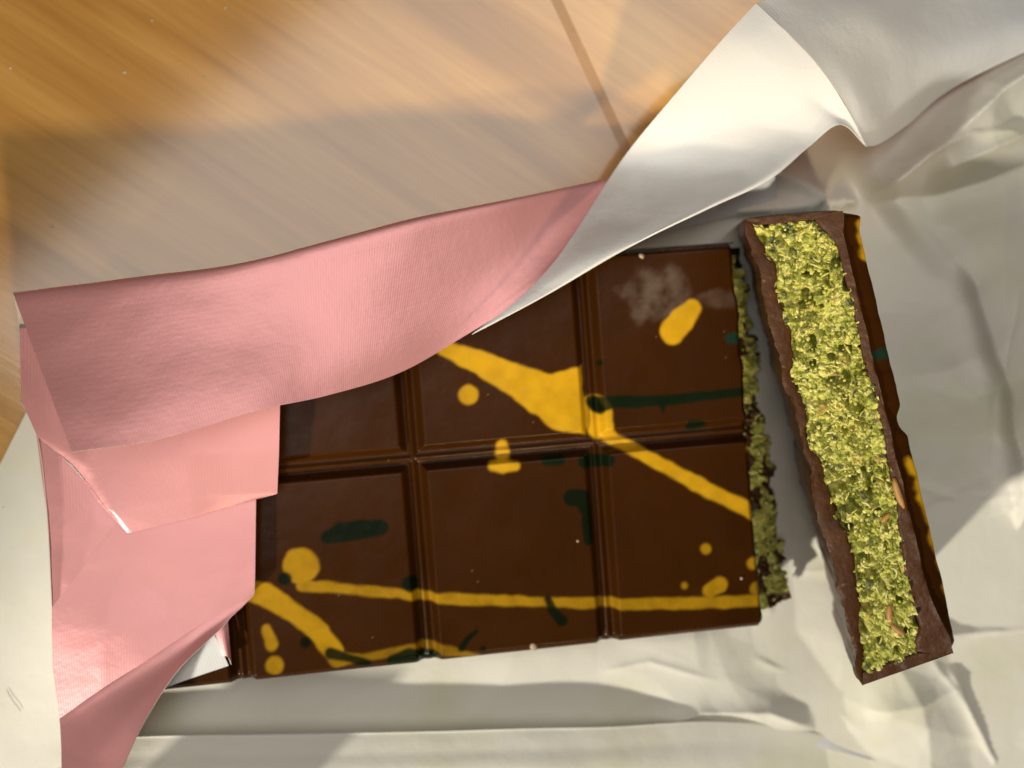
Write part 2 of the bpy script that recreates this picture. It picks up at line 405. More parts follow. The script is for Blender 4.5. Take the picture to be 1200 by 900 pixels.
gu = [PITCH * i for i in range(-3, 4)]                       # groove centres across the bar
def bar_height(U, V):
    d = np.full(U.shape, 1e9)
    for g in (-36.0, 0.0, 36.0): d = np.minimum(d, np.abs(U - g))
    d = np.minimum(d, np.abs(V))
    h = -1.9 * (1 - sstep(1.05, 2.6, d))
    # small raised bead along the groove floor, rounded shoulders of each square
    h += 0.45 * np.exp(-(d / 0.55) ** 2)
    de = np.minimum(np.minimum(V + RB, RT - V), U - U0)
    h -= 1.3 * (1 - sstep(-0.2, 1.3, de)) ** 1.5
    return h
def bar_paint(U, V):
    c = CH[None, None, :] * (1 + 0.10 * fbm(U / 9, V / 9, 0, 3, 3))[..., None]
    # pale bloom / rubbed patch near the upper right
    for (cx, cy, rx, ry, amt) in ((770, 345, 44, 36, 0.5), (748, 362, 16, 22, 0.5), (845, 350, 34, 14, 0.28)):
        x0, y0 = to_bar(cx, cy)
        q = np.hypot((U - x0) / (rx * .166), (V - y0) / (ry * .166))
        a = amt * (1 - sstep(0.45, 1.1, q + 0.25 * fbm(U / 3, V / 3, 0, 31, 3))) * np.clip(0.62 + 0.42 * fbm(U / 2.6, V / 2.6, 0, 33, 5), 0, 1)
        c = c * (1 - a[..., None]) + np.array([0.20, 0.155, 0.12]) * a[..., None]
    wob = 0.2 * fbm(U / 2.6, V / 2.2, 0, 11, 2)
    ya = np.zeros(U.shape)
    for pts, s_ in YELLOW:
        if pts[0][1] > 560: s_ = s_ * 0.78; pts = [(x_, y_, r_ * 0.86) for x_, y_, r_ in pts]
        ya = np.maximum(ya, (1 - sstep(-0.5, 0.35, np.maximum(seg_sdf(U, V, pts), (U - 34.6) * 1.0 if pts[0][0] == 512 else -9) + wob)) * s_)
    ya = ya * np.clip(0.93 + 0.16 * fbm(U / 2.5, V / 2.5, 0, 5, 4) * (1.6 - ya), 0, 1)
    c = c * (1 - ya[..., None]) + YE * ya[..., None]
    for pts, g in GREEN:
        a = 0.95 * (1 - sstep(-0.4, 0.35, seg_sdf(U, V, pts) + 0.6 * wob))
        c = c * (1 - a[..., None]) + g * a[..., None]
    sp = (vnoise(U * 3.1, V * 3.1, 0, 77) > 0.985) * 0.4
    c = c * (1 - sp[..., None]) + np.array([0.42, 0.34, 0.25]) * sp[..., None]
    return c
bar = thing('chocolate_bar', 'milk bar of large squares with yellow and green splashes, broken open at right end', 'chocolate bar')
def bar_pt(U, V, Z):
    return np.stack([B0[0] + U * bu[0] + V * bv[0], B0[1] + U * bu[1] + V * bv[1], Z], -1)
def break_u(V):                                              # ragged broken end
    return U1 + 0.5 * fbm(V / 6, V * 0 + 1.3, 0, 8, 4) + 0.6 * sstep(-10, -38, V) - 0.9 * sstep(15, 37, V)
cols = [(U0, -36.0), (-36.0, 0.0), (0.0, 36.0), (36.0, None)]
for ci, (ua, ub) in enumerate(cols):
    for (va, vb) in ((-RB, 0.0), (0.0, RT)):
        nV = 160; nU = 150
        v = np.linspace(va, vb, nV)
        s_ = np.linspace(0, 1, nU)
        end = np.full(nV, ub) if ub is not None else break_u(v)
        U = ua + (end - ua)[:, None] * s_[None]; V = np.repeat(v[:, None], nU, 1)
        Z = TOPZ + bar_height(U, V) + 0.05 * fbm(U / 8, V / 8, 0, 4, 2)
        if ub is None: Z = Z - 0.9 * (1 - sstep(0, 1.0, end[:, None] - U)) ** 2
        G = bar_pt(U, V, Z)
        link('square', G.reshape(-1, 3), grid_faces(nV, nU), M_CHOC, bar, colr=bar_paint(U, V).reshape(-1, 3))
# shell: the moulded side walls, the underside and the broken rim
def ribbon(lines):                                            # lines: list of (n,3) -> verts, faces
    A = np.array(lines); return A.reshape(-1, 3), grid_faces(A.shape[0], A.shape[1])
us = np.linspace(U0, U1, 240); vv = np.linspace(-RB, RT, 160)
def wall_line(U, V, z, out): return bar_pt(U, V, np.zeros_like(U) + z)
Vs = []; Fs = []; off = 0
def add(lines):
    global off
    a, f = ribbon(lines); Vs.append(a); Fs.append(f + off); off += len(a)
def edge_z(U, V): return TOPZ + bar_height(U, V) + 0.05 * fbm(U / 8, V / 8, 0, 4, 2)
for v_, sg in ((-RB, -1), (RT, 1)):
    Vn = np.full_like(us, v_)
    L = [bar_pt(us, Vn, edge_z(us, Vn)), bar_pt(us, Vn + sg * 0.35, edge_z(us, Vn) - 0.7)]
    for z in (12, 8, 4, 1.6): L.append(bar_pt(us, Vn + sg * (0.35 + (14 - z) * 0.02), np.full_like(us, z)))
    add(L if sg < 0 else L[::-1])
Un = np.full_like(vv, U0)
add([bar_pt(Un, vv, edge_z(Un, vv)), bar_pt(Un - .35, vv, edge_z(Un, vv) - .7), bar_pt(Un - .6, vv, np.full_like(vv, 1.6))][::-1])
bl = break_u(vv)
add([bar_pt(bl, vv, edge_z(bl, vv) - 0.9), bar_pt(bl + 0.15, vv, edge_z(bl, vv) - 1.6 - 0.4 * fbm(vv / 2, vv * 0, 0, 61, 3)), bar_pt(bl - 0.8, vv, edge_z(bl, vv) - 3.0)])
# bottom layer of chocolate under the filling, sticking out a little
bl2 = U1 + 5.6 + 0.8 * fbm(vv / 5, vv * 0 + 4, 0, 18, 4)
add([bar_pt(bl2 - 9, vv, np.full_like(vv, 3.0)), bar_pt(bl2 - 0.5, vv, 2.8 + 0.3 * fbm(vv / 2, vv * 0, 0, 91, 3)), bar_pt(bl2, vv, np.full_like(vv, 2.2)), bar_pt(bl2 - 0.1, vv, np.full_like(vv, 1.0))])
shV = np.concatenate(Vs); shF = np.concatenate(Fs)
link('shell', shV, shF, M_CHOCW, bar, colr=np.repeat(CH[None], len(shV), 0) * (1 + 0.1 * RNG.random((len(shV), 1))))

# ------------------------------------------------------------------ crumbly pistachio filling
PHI = (1 + 5 ** .5) / 2
ICO_V = np.array([(-1, PHI, 0), (1, PHI, 0), (-1, -PHI, 0), (1, -PHI, 0), (0, -1, PHI), (0, 1, PHI), (0, -1, -PHI), (0, 1, -PHI), (PHI, 0, -1), (PHI, 0, 1), (-PHI, 0, -1), (-PHI, 0, 1)], float)
ICO_V /= np.linalg.norm(ICO_V[0])
ICO_F = [(0, 11, 5), (0, 5, 1), (0, 1, 7), (0, 7, 10), (0, 10, 11), (1, 5, 9), (5, 11, 4), (11, 10, 2), (10, 7, 6), (7, 1, 8), (3, 9, 4), (3, 4, 2), (3, 2, 6), (3, 6, 8), (3, 8, 9), (4, 9, 5), (2, 4, 11), (6, 2, 10), (8, 6, 7), (9, 8, 1)]
def subdiv(V, F):
    V = [tuple(v) for v in V]; cache = {}; out = []
    def midp(a, b):
        k_ = (min(a, b), max(a, b))
        if k_ not in cache:
            m_ = np.array(V[a]) + np.array(V[b]); m_ /= np.linalg.norm(m_); cache[k_] = len(V); V.append(tuple(m_))
        return cache[k_]
    for a, b, c in F:
        x, y, z = midp(a, b), midp(b, c), midp(c, a); out += [(a, x, z), (x, b, y), (z, y, c), (x, y, z)]
    return np.array(V), out
SV, SF = subdiv(ICO_V, ICO_F)
SF = np.array(SF)
FILL_COLS = [np.array(c) for c in ((0.56, 0.54, 0.11), (0.46, 0.45, 0.08), (0.32, 0.34, 0.05), (0.68, 0.63, 0.18), (0.22, 0.25, 0.035), (0.72, 0.66, 0.24))]
def chunks(centres, radii, seed, dark=0.06):
    rng = np.random.default_rng(seed); n = len(centres); m = len(SV)
    V = np.zeros((n, m, 3)); C = np.zeros((n, m, 3))
    for i in range(n):
        p = SV * (1 + 0.30 * vnoise(SV[:, 0] * 1.7 + i * 3.1, SV[:, 1] * 1.7, SV[:, 2] * 1.7, seed))[:, None]
        p = p * rng.uniform(0.8, 1.2, 3)
        q, _ = np.linalg.qr(rng.normal(size=(3, 3))); p = p @ q
        V[i] = centres[i] + p * radii[i]
        c = FILL_COLS[rng.integers(len(FILL_COLS))] * rng.uniform(0.8, 1.12)
        if rng.random() < dark: c = np.array([0.05, 0.07, 0.015])
        C[i] = c * (1 + 0.12 * vnoise(SV[:, 0] * 3 + i, SV[:, 1] * 3, SV[:, 2] * 3, seed + 5))[:, None]
    F = (SF[None] + (np.arange(n) * m)[:, None, None]).reshape(-1, 3)
    return V.reshape(-1, 3), F, C.reshape(-1, 3)

def worley(P, seed):
    """distance to the nearest scattered point (cells of size 1) and a random value of that cell"""
    I = np.floor(P).astype(np.int64); best = np.full(P.shape[:-1], 9.0); val = np.zeros(P.shape[:-1])
    for a in (-1, 0, 1):
        for b in (-1, 0, 1):
            for c in (-1, 0, 1):
                J = I + np.array([a, b, c]); jx, jy, jz = J[..., 0], J[..., 1], J[..., 2]
                f = np.stack([J[..., q] + _hash(jx, jy, jz, seed + q) for q in range(3)], -1)
                d = np.linalg.norm(P - f, axis=-1); m_ = d < best
                best = np.where(m_, d, best); val = np.where(m_, _hash(jx, jy, jz, seed + 7), val)
    return best, val

def crumb_grid(G, amp, seed, relief=0.55, smear=0.0):
    """open crumb: lumps at three sizes with deep pits between them; returns moved points and their colours"""
    n = grid_normals(G)
    n = np.stack([n[..., q].mean() + np.zeros(n.shape[:2]) for q in range(3)], -1) * 0.5 + n * 0.5
    W = G + 0.28 * np.stack([vnoise(G[..., 0] / 1.1 + 7 * q, G[..., 1] / 1.1, G[..., 2] / 1.1, seed + q) for q in range(3)], -1)
    f1, v1 = worley(W / 1.9, seed); f2, v2 = worley(W / 0.95, seed + 30); f3, v3 = worley(W / 0.48, seed + 60)
    big = fbm(G[..., 0] / 5, G[..., 1] / 5, G[..., 2] / 5, seed + 3, 2)
    pit = sstep(0.22, 0.60, vnoise(G[..., 0] / 1.5, G[..., 1] / 1.5, G[..., 2] / 1.5, seed + 4) * 0.75 + 0.45 * vnoise(G[..., 0] / 5, G[..., 1] / 5, G[..., 2] / 5, seed + 14))
    h = relief * big + 0.95 * (v1 - 0.5) + 0.9 * (0.5 - f1) + 0.75 * (v2 - 0.5) + 0.65 * (0.5 - f2) + 0.22 * (0.5 - f3) + 0.2 * (v3 - .5) - 2.3 * pit
    cols_ = np.array(FILL_COLS)
    pick = cols_[(v2 * 5.999).astype(int)] * 0.6 + cols_[(v3 * 5.999).astype(int)] * 0.4
    dark = (v2 > 0.955)[..., None] * 0.85
    c = pick * (1 - dark) + np.array([0.045, 0.06, 0.02]) * dark
    toast = ((v1 > 0.95) & (v2 > 0.4))[..., None] * 0.5
    c = c * (1 - toast) + np.array([0.50, 0.30, 0.09]) * toast
    if smear:                                                  # chocolate smears from the break, also painting in shade on the crumb
        sm = sstep(0.0, 0.25, vnoise(G[..., 0] / 3.2, G[..., 1] / 4.5, G[..., 2] / 4, seed + 21) + 0.3 * vnoise(G[..., 0], G[..., 1], G[..., 2], seed + 22) - smear)[..., None]
        c = c * (1 - sm) + CH * 1.3 * sm
    return G + n * (amp * h)[..., None], np.clip(c, 0.001, 1)

# filling at the bar's broken end: a crumbly slope from under the top shell out to the lower shell
vv2 = np.linspace(-RB + 2.4, RT - 2.0, 420); tt = np.linspace(0, 1, 90)
V2, T2 = np.meshgrid(vv2, tt)
prof_u = break_u(V2) - 1.4 + T2 ** 0.8 * (5.8 + 4.6 * sstep(34, -36, V2) + 1.3 * fbm(V2 / 7, T2 * 0, 0, 41, 3)); prof_z = 12.8 - T2 ** 1.7 * 10.0
G, c = crumb_grid(bar_pt(prof_u, V2, prof_z), 0.75, 42, 0.55, 0.05)
fill1 = link('filling', G.reshape(-1, 3), grid_faces(*G.shape[:2]), M_FILL, bar, colr=c.reshape(-1, 3))
rng = np.random.default_rng(5)
n = 260; ti = rng.random(n) ** 0.8; vi = rng.uniform(-RB + 2.6, RT - 2.4, n)
ui = break_u(vi) - 1.2 + ti ** 0.8 * (5.8 + 4.6 * sstep(34, -36, vi) + 1.3 * fbm(vi / 7, vi * 0, 0, 41, 3)); zi = 12.4 - ti ** 1.7 * 9.6
cv, cf, cc = chunks(bar_pt(ui, vi, zi + rng.normal(0, 0.3, n)), rng.uniform(0.2, 0.5, n), 51, 0.10)
tag(link('filling_crumb', cv, cf, M_FILL, fill1, colr=cc), kind='stuff')

# ------------------------------------------------------------------ broken piece, standing on its end wall
piece = thing('broken_chocolate_piece', 'broken off chocolate piece standing on edge with its crumbly green filling facing up', 'chocolate piece')
ZB = 38.0
pt0 = at(931, 252, ZB); pt1 = at(1059, 786, ZB - 1)
X_ = pt1 - pt0; PL = float(np.linalg.norm(X_)); X_ /= PL                     # along the piece, down the picture
LEAN = math.radians(17)
side = np.cross([0, 0, 1.0], X_); side /= np.linalg.norm(side)              # +: right of picture (decorated face)
if side[0] < 0: side = -side
N_ = np.array([0, 0, 1.0]) * math.cos(LEAN) - side * math.sin(LEAN)          # normal of the broken face, leans left
N_ -= X_ * (N_ @ X_); N_ /= np.linalg.norm(N_)
Y_ = np.cross(N_, X_); Y_ = Y_ if Y_ @ side > 0 else -Y_
def pp(x, y, z):
    x, y, z = np.broadcast_arrays(np.asarray(x, float), np.asarray(y, float), np.asarray(z, float))
    x = PL / 2 + (x - PL / 2) * (1 - 0.068 * y / 16.4)
    return pt0 + x[..., None] * X_ + y[..., None] * Y_ + z[..., None] * N_
TH = 16.4; yL, yR = -TH / 2, TH / 2
PD = 37.0                                                                   # depth of the piece below the broken face
xs = np.linspace(0, PL, 260)
def y_left(x):   # underside of the bar: flat, ragged lip
    return yL + 0.55 * fbm(x / 5, x * 0, 0, 71, 4) + 0.16 * fbm(x / 0.9, x * 0 + 3, 0, 171, 3) + 1.2 * sstep(8, 0, x) * -0.3 + 0.9 * sstep(PL - 3, PL, x)
def y_right0(x): # right edge of the broken face (in the groove)
    return yR - 0.8 + 1.8 * sstep(PL - 14, PL - 1, x) + 0.8 * sstep(5, 0, x) + 0.12 * fbm(x / 4, x * 0, 0, 72, 3)
def bulge(x, zd):  # outward shape of decorated side, zd = depth below the broken face
    g = np.minimum(np.abs(x - PL * 0.475), np.minimum(x + 1.0, PL + 1.0 - x))
    mid = 1 - 0.38 * (1 - sstep(0.6, 3.4, np.abs(x - PL * 0.475)))
    e = sstep(-0.2, 1.3, np.minimum(x, PL - x))
    return (3.1 * sstep(0.2, 2.6, zd)) * mid * e * (1 - 0.65 * sstep(PL - 14, PL - 1, x)) - 0.6 * (1 - e)
zds = np.concatenate([np.linspace(0, 3.6, 22), np.linspace(4.5, PD - 1.5, 16), [PD - .4, PD]])
XX, ZD = np.meshgrid(xs, zds)
zrag = 0.25 * fbm(XX / 3, XX * 0, 0, 73, 4)
YR = y_right0(XX) + bulge(XX, ZD) - 1.0 * sstep(PD - 1.5, PD, ZD)
GRt = pp(XX, YR, -ZD + zrag * np.exp(-ZD / 2))
# paint on the decorated side
cR = CH[None, None] * (1 + 0.1 * fbm(XX / 7, ZD / 7, 0, 74, 3))[..., None]
wob = 0.4 * fbm(XX / 2, ZD / 2, 0, 75, 2)
def blot(x0, z0, x1, z1, r0, r1, colr, s_=1.0):
    global cR
    dx, dz = x1 - x0, z1 - z0; t = np.clip(((XX - x0) * dx + (ZD - z0) * dz) / (dx * dx + dz * dz + 1e-9), 0, 1)
    d = np.hypot(XX - x0 - t * dx, ZD - z0 - t * dz) - (r0 + (r1 - r0) * t) + wob
    a = s_ * (1 - sstep(-.4, .4, d)); cR = cR * (1 - a[..., None]) + np.asarray(colr) * a[..., None]
blot(3.0, 3.6, 9.0, 3.0, 1.7, 0.9, YE); blot(27.3, 1.6, 28.5, 6, 1.1, 1.1, TEAL)
blot(48, 1.8, 62, 3.4, 0.5, 1.4, YE); blot(62, 3.4, PL - 6, 3.6, 1.3, 0.9, YE); blot(54, 6.5, 70, 7, 0.6, 0.7, YE)
side_o = link('decorated_face', GRt.reshape(-1, 3), grid_faces(*GRt.shape[:2]), M_CHOC, piece, colr=cR.reshape(-1, 3))
# shell: left (underside) wall, end walls, base, and the broken rim round the filling
Vs = []; Fs = []; off = 0
zl = np.concatenate([np.linspace(0, 2.5, 8), np.linspace(4, PD, 8)])
XL, ZL = np.meshgrid(xs, zl)
add(pp(XL, y_left(XL) - 0.1 * np.sin(ZL), -ZL + 0.3 * fbm(XL / 3, XL * 0, 0, 76, 4) * np.exp(-ZL / 2))[:, ::-1])
ys = np.linspace(0, 1, 50)
for xe, sg in ((0.0, -1), (PL, 1)):
    YY, ZZ = np.meshgrid(ys, zl)
    yl_, yr_ = float(y_left(np.array([xe]))[0]), y_right0(np.full(ZZ.shape, xe)) + bulge(np.full(ZZ.shape, xe), ZZ)
    yy = yl_ + (yr_ - yl_) * YY
    add(pp(np.full(ZZ.shape, xe) + sg * (0.5 * np.sin(np.pi * YY) ** .4 * sstep(0, 1.2, ZZ)), yy, -ZZ)[:, ::(1 if sg < 0 else -1)])
shV = np.concatenate(Vs); shF = np.concatenate(Fs)
link('shell', shV, shF, M_CHOCW, piece, colr=CH[None] * 1.15 * (1 + 0.12 * fbm(shV[:, 0] / 4, shV[:, 1] / 4, shV[:, 2] / 4, 82, 3))[:, None])
Vs = []; Fs = []; off = 0
# rim: outer line -> inner line around the filling (thicker at the decorated side and at the ends)
def wl(x): return np.interp(x, [0, 8, 21, 33, 41, 52, 63, 71, 77], [1.0, 2.6, 3.2, 2.3, 1.4, 3.2, 4.2, 3.6, 1.8]) + 0.45 * fbm(x / 4, x * 0 + 2, 0, 77, 4)
def wr(x): return np.interp(x, [0, 8, 40, 55, 66, 77], [1.9, 1.4, 1.2, 1.7, 2.8, 3.7]) + 0.22 * fbm(x / 5, x * 0 + 5, 0, 78, 4)
xi = np.linspace(1.2, PL - 2.2, 260)
# small skew so that the corners of the filling are rounded
def fill_lo(x): return y_left(x) + wl(x) + 2.2 * (1 - sstep(0, 2.0, x - 1.2)) * 0.2
def fill_hi(x):
    e = (1 - sstep(0, 6.0, x - 1.0)); e2 = (1 - sstep(0, 4.0, PL - 3.4 - x))
    return y_right0(x) - wr(x) - 3.0 * e ** 2 - 2.4 * e2
def rimz(x, k_): return 0.25 * fbm(x / 2.2, x * 0 + k_, 0, 79, 4)
for lo in (True, False):
    o_ = y_left(xs) if lo else y_right0(xs); i_ = (fill_lo(xi) if lo else fill_hi(xi))
    rows = []
    for f_ in np.linspace(0, 1, 7):
        xr = xs + (xi - xs) * f_; yr_ = o_ + (i_ - o_) * f_
        dz = (rimz(xr, 1.0 + lo) * (0.4 + f_) * 0.6 - (0.8 * f_ ** 2 if lo else 0.2 * f_ ** 2)) + (0.35 * f_ * fbm(xr / 6, yr_ / 3, 0, 80, 3) if lo else 0)
        if lo: dz = dz - 0.5 * sstep(0.35, 0.6, vnoise(xr / 7.0, yr_ * 0 + .5, 0, 66))
        if f_ == 0: dz = (zrag[0] if not lo else 0.3 * fbm(xs / 3, xs * 0, 0, 76, 4))
        rows.append(pp(xr, yr_, dz))
    rows.append(pp(xi, i_, np.full_like(xi, -3.0)))
    add(rows[::-1] if not lo else rows)
for x_o, x_i, sg in ((0.0, xi[0], -1), (PL, xi[-1], 1)):
    yo = np.linspace(float(y_left(np.array([x_o]))[0]), float(y_right0(np.array([x_o]))[0]), 50)
    yi_ = np.linspace(float(fill_lo(np.array([x_i]))[0]), float(fill_hi(np.array([x_i]))[0]), 50)
    rows = [pp(x_o + (x_i - x_o) * f_, yo + (yi_ - yo) * f_, 0.15 * fbm(yo / 2, yo * 0 + f_ * 2, 0, 81, 3) - 0.1) for f_ in np.linspace(0, 1, 6)]
    rows.append(pp(np.full_like(yi_, x_i), yi_, -3.0))
    add(rows if sg > 0 else rows[::-1])
shV = np.concatenate(Vs); shF = np.concatenate(Fs)
cs = np.array([[0.064, 0.0215, 0.0045]]) * (1 + 0.12 * fbm(shV[:, 0] / 4, shV[:, 1] / 4, shV[:, 2] / 4, 82, 3))[:, None]
spk = (vnoise(shV[:, 0] * 2.3, shV[:, 1] * 2.3, shV[:, 2] * 2.3, 83) > 0.88)[:, None] * 0.3
link('broken_rim', shV, shF, M_SNAP, piece, colr=cs * (1 - spk) + np.array([0.4, 0.3, 0.2]) * spk)
# filling body
XF, TF = np.meshgrid(np.linspace(xi[0] - .3, xi[-1] + .5, 760), np.linspace(-0.04, 1.04, 150))
YF = fill_lo(XF) + (fill_hi(XF) - fill_lo(XF)) * TF
dent = 2.6 * np.exp(-((XF - 13) / 6.5) ** 2 - ((TF - 0.38) / 0.30) ** 2) + 1.5 * np.exp(-((XF - 46) / 5) ** 2 - ((TF - 0.15) / 0.25) ** 2) + 1.2 * np.exp(-((XF - 30) / 4) ** 2 - ((TF - 0.75) / 0.2) ** 2)
G, c = crumb_grid(pp(XF, YF, -0.70 - 0.3 * np.sin(TF * 3) - dent), 1.2, 84, 0.8)
fill2 = link('filling', G.reshape(-1, 3), grid_faces(*G.shape[:2]), M_FILL, piece, colr=c.reshape(-1, 3))
rng = np.random.default_rng(9); n = 700
xc = rng.uniform(xi[0] + .2, xi[-1] - .2, n); tc_ = rng.random(n)
yc = fill_lo(xc) + (fill_hi(xc) - fill_lo(xc)) * (0.04 + 0.92 * tc_)
hole = vnoise(xc / 1.9, yc / 1.9, 0, 85)
zc_ = -0.35 - 2.4 * np.exp(-((xc - 13) / 6.5) ** 2 - ((tc_ - 0.38) / 0.30) ** 2) + 0.9 * vnoise(xc / 3.0, yc / 3.0, 0, 86) + rng.normal(0, 0.25, n)
keep = hole < 0.52
cv, cf, cc = chunks(pp(xc, yc, zc_)[keep], rng.uniform(0.16, 0.40, n)[keep], 87, 0.03)
tag(link('filling_crumb', cv, cf, M_FILL, fill2, colr=cc, smooth=False), kind='stuff')
# kataifi shreds, pale and toasted
tv, tf, tcol = [], [], []; o_ = 0
for i in range(70):
    x = rng.uniform(2, PL - 5); t = rng.uniform(0.08, 0.92)
    y = float(fill_lo(np.array([x]))[0] * (1 - t) + fill_hi(np.array([x]))[0] * t)
    an = rng.uniform(0, 2 * math.pi); ln = rng.uniform(0.8, 2.4); bend = rng.normal(0, .5)
    s_ = np.linspace(-.5, .5, 5)
    px_ = x + ln * s_ * math.cos(an) - bend * (s_ ** 2) * math.sin(an) * 2; py_ = y + ln * s_ * math.sin(an) + bend * (s_ ** 2) * math.cos(an) * 2
    pz_ = -0.25 + 0.8 * vnoise(x / 3.0, y / 3.0, 0, 86) + rng.normal(0, .3) + rng.normal(0, .5) * s_
    v_, f_ = tube(pp(px_, py_, pz_), np.array([.08, .15, .17, .15, .08]) * rng.uniform(.8, 1.4), 5)
    c_ = FILL_COLS[rng.choice([0, 3, 5])]
    tv += v_; tf += [[q + o_ for q in ff] for ff in f_]; tcol += [c_] * len(v_); o_ += len(v_)
tag(link('kataifi_shred', np.array(tv), tf, M_FILL, fill2, colr=np.array(tcol)), kind='stuff')
for (px, py, an, ln, r) in ((1051, 578, 80, 6.0, .62), (1043, 722, 65, 3.6, .6), (1052, 740, 110, 3.2, .5), (1037, 608, 20, 2.2, .5)):
    p = at(px, py, ZB) - pt0; x, y = p @ X_, p @ Y_
    s_ = np.linspace(-.5, .5, 7); a = math.radians(an) - math.atan2(-X_[1], X_[0])
    v_, f_ = tube(pp(x + ln * s_ * math.cos(a), y + ln * s_ * math.sin(a) + 0.8 * s_ ** 2, 0.1 + 0 * s_), r * np.array([.4, .8, 1, 1, 1, .8, .4]), 8)
    link('toasted_shred', v_, f_, flat_mat('toasted_kataifi', (0.48, 0.24, 0.07), .5), fill2)

# ------------------------------------------------------------------ wrapper
wrap = thing('wrapper', 'pink paper wrapper with white inside, folded open around the chocolate bar', 'wrapper')

def seg_d(X, Y, a, b):
    dx, dy = b[0] - a[0], b[1] - a[1]; L2 = dx * dx + dy * dy
    t = np.clip(((X - a[0]) * dx + (Y - a[1]) * dy) / L2, 0, 1)
    return np.hypot(X - a[0] - t * dx, Y - a[1] - t * dy), (dx * (Y - a[1]) - dy * (X - a[0])) / math.sqrt(L2), t
def crease(X, Y, pts, h, wl_, wr_, taper=0.0):
    """ridge (h>0) or valley (h<0) along pixel polyline; wl_/wr_ = widths (mm) left and right of the line's direction"""
    P = [at(x, y, 2)[:2] for x, y in pts]; H = np.zeros_like(X); n_ = len(P) - 1
    best = np.full(X.shape, 1e9); side_ = np.zeros_like(X); par = np.zeros_like(X)
    for i in range(n_):
        d, sgn, t = seg_d(X, Y, P[i], P[i + 1]); mk = d < best
        best = np.where(mk, d, best); side_ = np.where(mk, sgn, side_); par = np.where(mk, (i + t) / n_, par)
    wdt = np.where(side_ > 0, wl_, wr_)
    H = h * np.exp(-np.abs(best) / wdt * 1.3) * (1 - sstep(wdt * 2.2, wdt * 3, best))
    if taper: H = H * sstep(0, taper, par) * sstep(0, taper, 1 - par)
    return H
# base sheet, lying on the table under everything
def lim(pts, x):
    P = np.array([at(a, b, 0.8)[:2] for a, b in pts]); return np.interp(x, P[:, 0], P[:, 1])
gx = np.linspace(at(-70, 720)[0], at(1420, 400)[0], 640); q = np.linspace(0, 1, 430)
yhi = lim([(-70, 690), (0, 545), (42, 462), (70, 430), (140, 410), (400, 345), (620, 285), (740, 240), (820, 180), (900, 120), (940, 40), (985, -120), (1420, -160)], gx)
ylo = lim([(-70, 960), (0, 925), (60, 905), (90, 890), (130, 935), (430, 950), (1420, 1020)], gx)
GX = np.repeat(gx[None], len(q), 0); GY = ylo[None] + (yhi - ylo)[None] * q[:, None]
GZ = 0.5 + 0.35 * fbm(GX / 30, GY / 30, 0, 101, 3) + 0.35
for pts, h, a, b, tp in (
    ([(1008, 236), (1060, 190), (1140, 118), (1260, 40)], 11.0, 5.5, 11.0, 0.12),
    ([(1010, 240), (1090, 232), (1150, 215), (1260, 170)], -2.4, 4.0, 3.0, 0.1),
    ([(1060, 215), (1130, 185), (1260, 130)], 6.0, 6.0, 6.0, 0.15),
    ([(850, 250), (930, 245), (1005, 238)], 2.2, 4.0, 1.4, 0.1),
    ([(880, 195), (930, 215), (965, 238)], 2.5, 5.0, 3.5, 0.15),
    ([(1112, 300), (1140, 380), (1175, 470), (1192, 560), (1200, 640)], 2.6, 7.0, 1.3, 0.12),
    ([(1100, 690), (1200, 672), (1260, 668)], 1.0, 5.0, 2.0, 0.1),
    ([(1010, 740), (1110, 745), (1260, 738)], 1.5, 3.0, 2.4, 0.12),
    ([(1112, 780), (1140, 840), (1175, 905)], 0.9, 3.0, 2.0, 0.1),
    ([(1010, 835), (1080, 820), (1140, 800)], 1.1, 4.0, 4.0, 0.2),
    ([(930, 590), (960, 640), (995, 668)], 0.6, 3.0, 1.6, 0.2),
    ([(760, 852), (820, 834), (900, 834), (965, 858)], 1.2, 3.0, 2.0, 0.2),
    ([(1130, 640), (1160, 610), (1200, 590)], 1.1, 4.0, 2.0, 0.2),
    ([(925, 672), (1000, 668), (1100, 664)], 0.35, 1.6, 0.8, 0.2), ([(1090, 770), (1135, 830), (1180, 915)], 0.40, 0.9, 1.4, 0.1),
    ([(1060, 250), (1110, 300), (1130, 360)], 0.5, 1.2, 2.0, 0.2), ([(1195, 330), (1160, 440), (1165, 560)], 0.45, 1.0, 1.8, 0.2),
    ([(880, 770), (950, 800), (1010, 860)], 0.4, 1.0, 1.6, 0.2), ([(1050, 560), (1120, 585), (1210, 580)], 0.35, 0.9, 1.4, 0.2),
    ([(700, 790), (760, 775), (850, 800)], 0.35, 1.2, 1.2, 0.25), ([(1020, 205), (1100, 170), (1180, 160)], 0.6, 1.0, 1.8, 0.2)):
    GZ = GZ + crease(GX, GY, pts, h * (1.8 if abs(h) < 3 else 1.0), a, b, tp)
for sc_, am, sd in ((30, 2.6, 111), (15, 1.0, 115), (8, 0.28, 117)):
    GZ = GZ + am * facet(GX, GY, sc_, sd) * (0.22 + sstep(25, 75, GX))
# rise to the upper right corner, where the torn sheet lifts
cx, cy = at(1330, -60, 0)[:2]
GZ = GZ + 10 * np.exp(-(((GX - cx) / 45) ** 2 + ((GY - cy) / 38) ** 2))
# pressed flat under the bar and the piece
LU = (GX - B0[0]) * bu[0] + (GY - B0[1]) * bu[1]; LV = (GX - B0[0]) * bv[0] + (GY - B0[1]) * bv[1]
inside = np.maximum(np.maximum(U0 - LU, LU - U1 - 6), np.maximum(-RB - LV, LV - RT))
fl = sstep(0, 6, inside); GZ = GZ * fl + 0.75 * (1 - fl)
GZ = np.maximum(GZ, 0.25)
G = np.stack([GX, GY, GZ], -1)
sheet('base_sheet', G, M_BASE, M_PINK, M_RIM, wrap, up=1.0, flat=True)

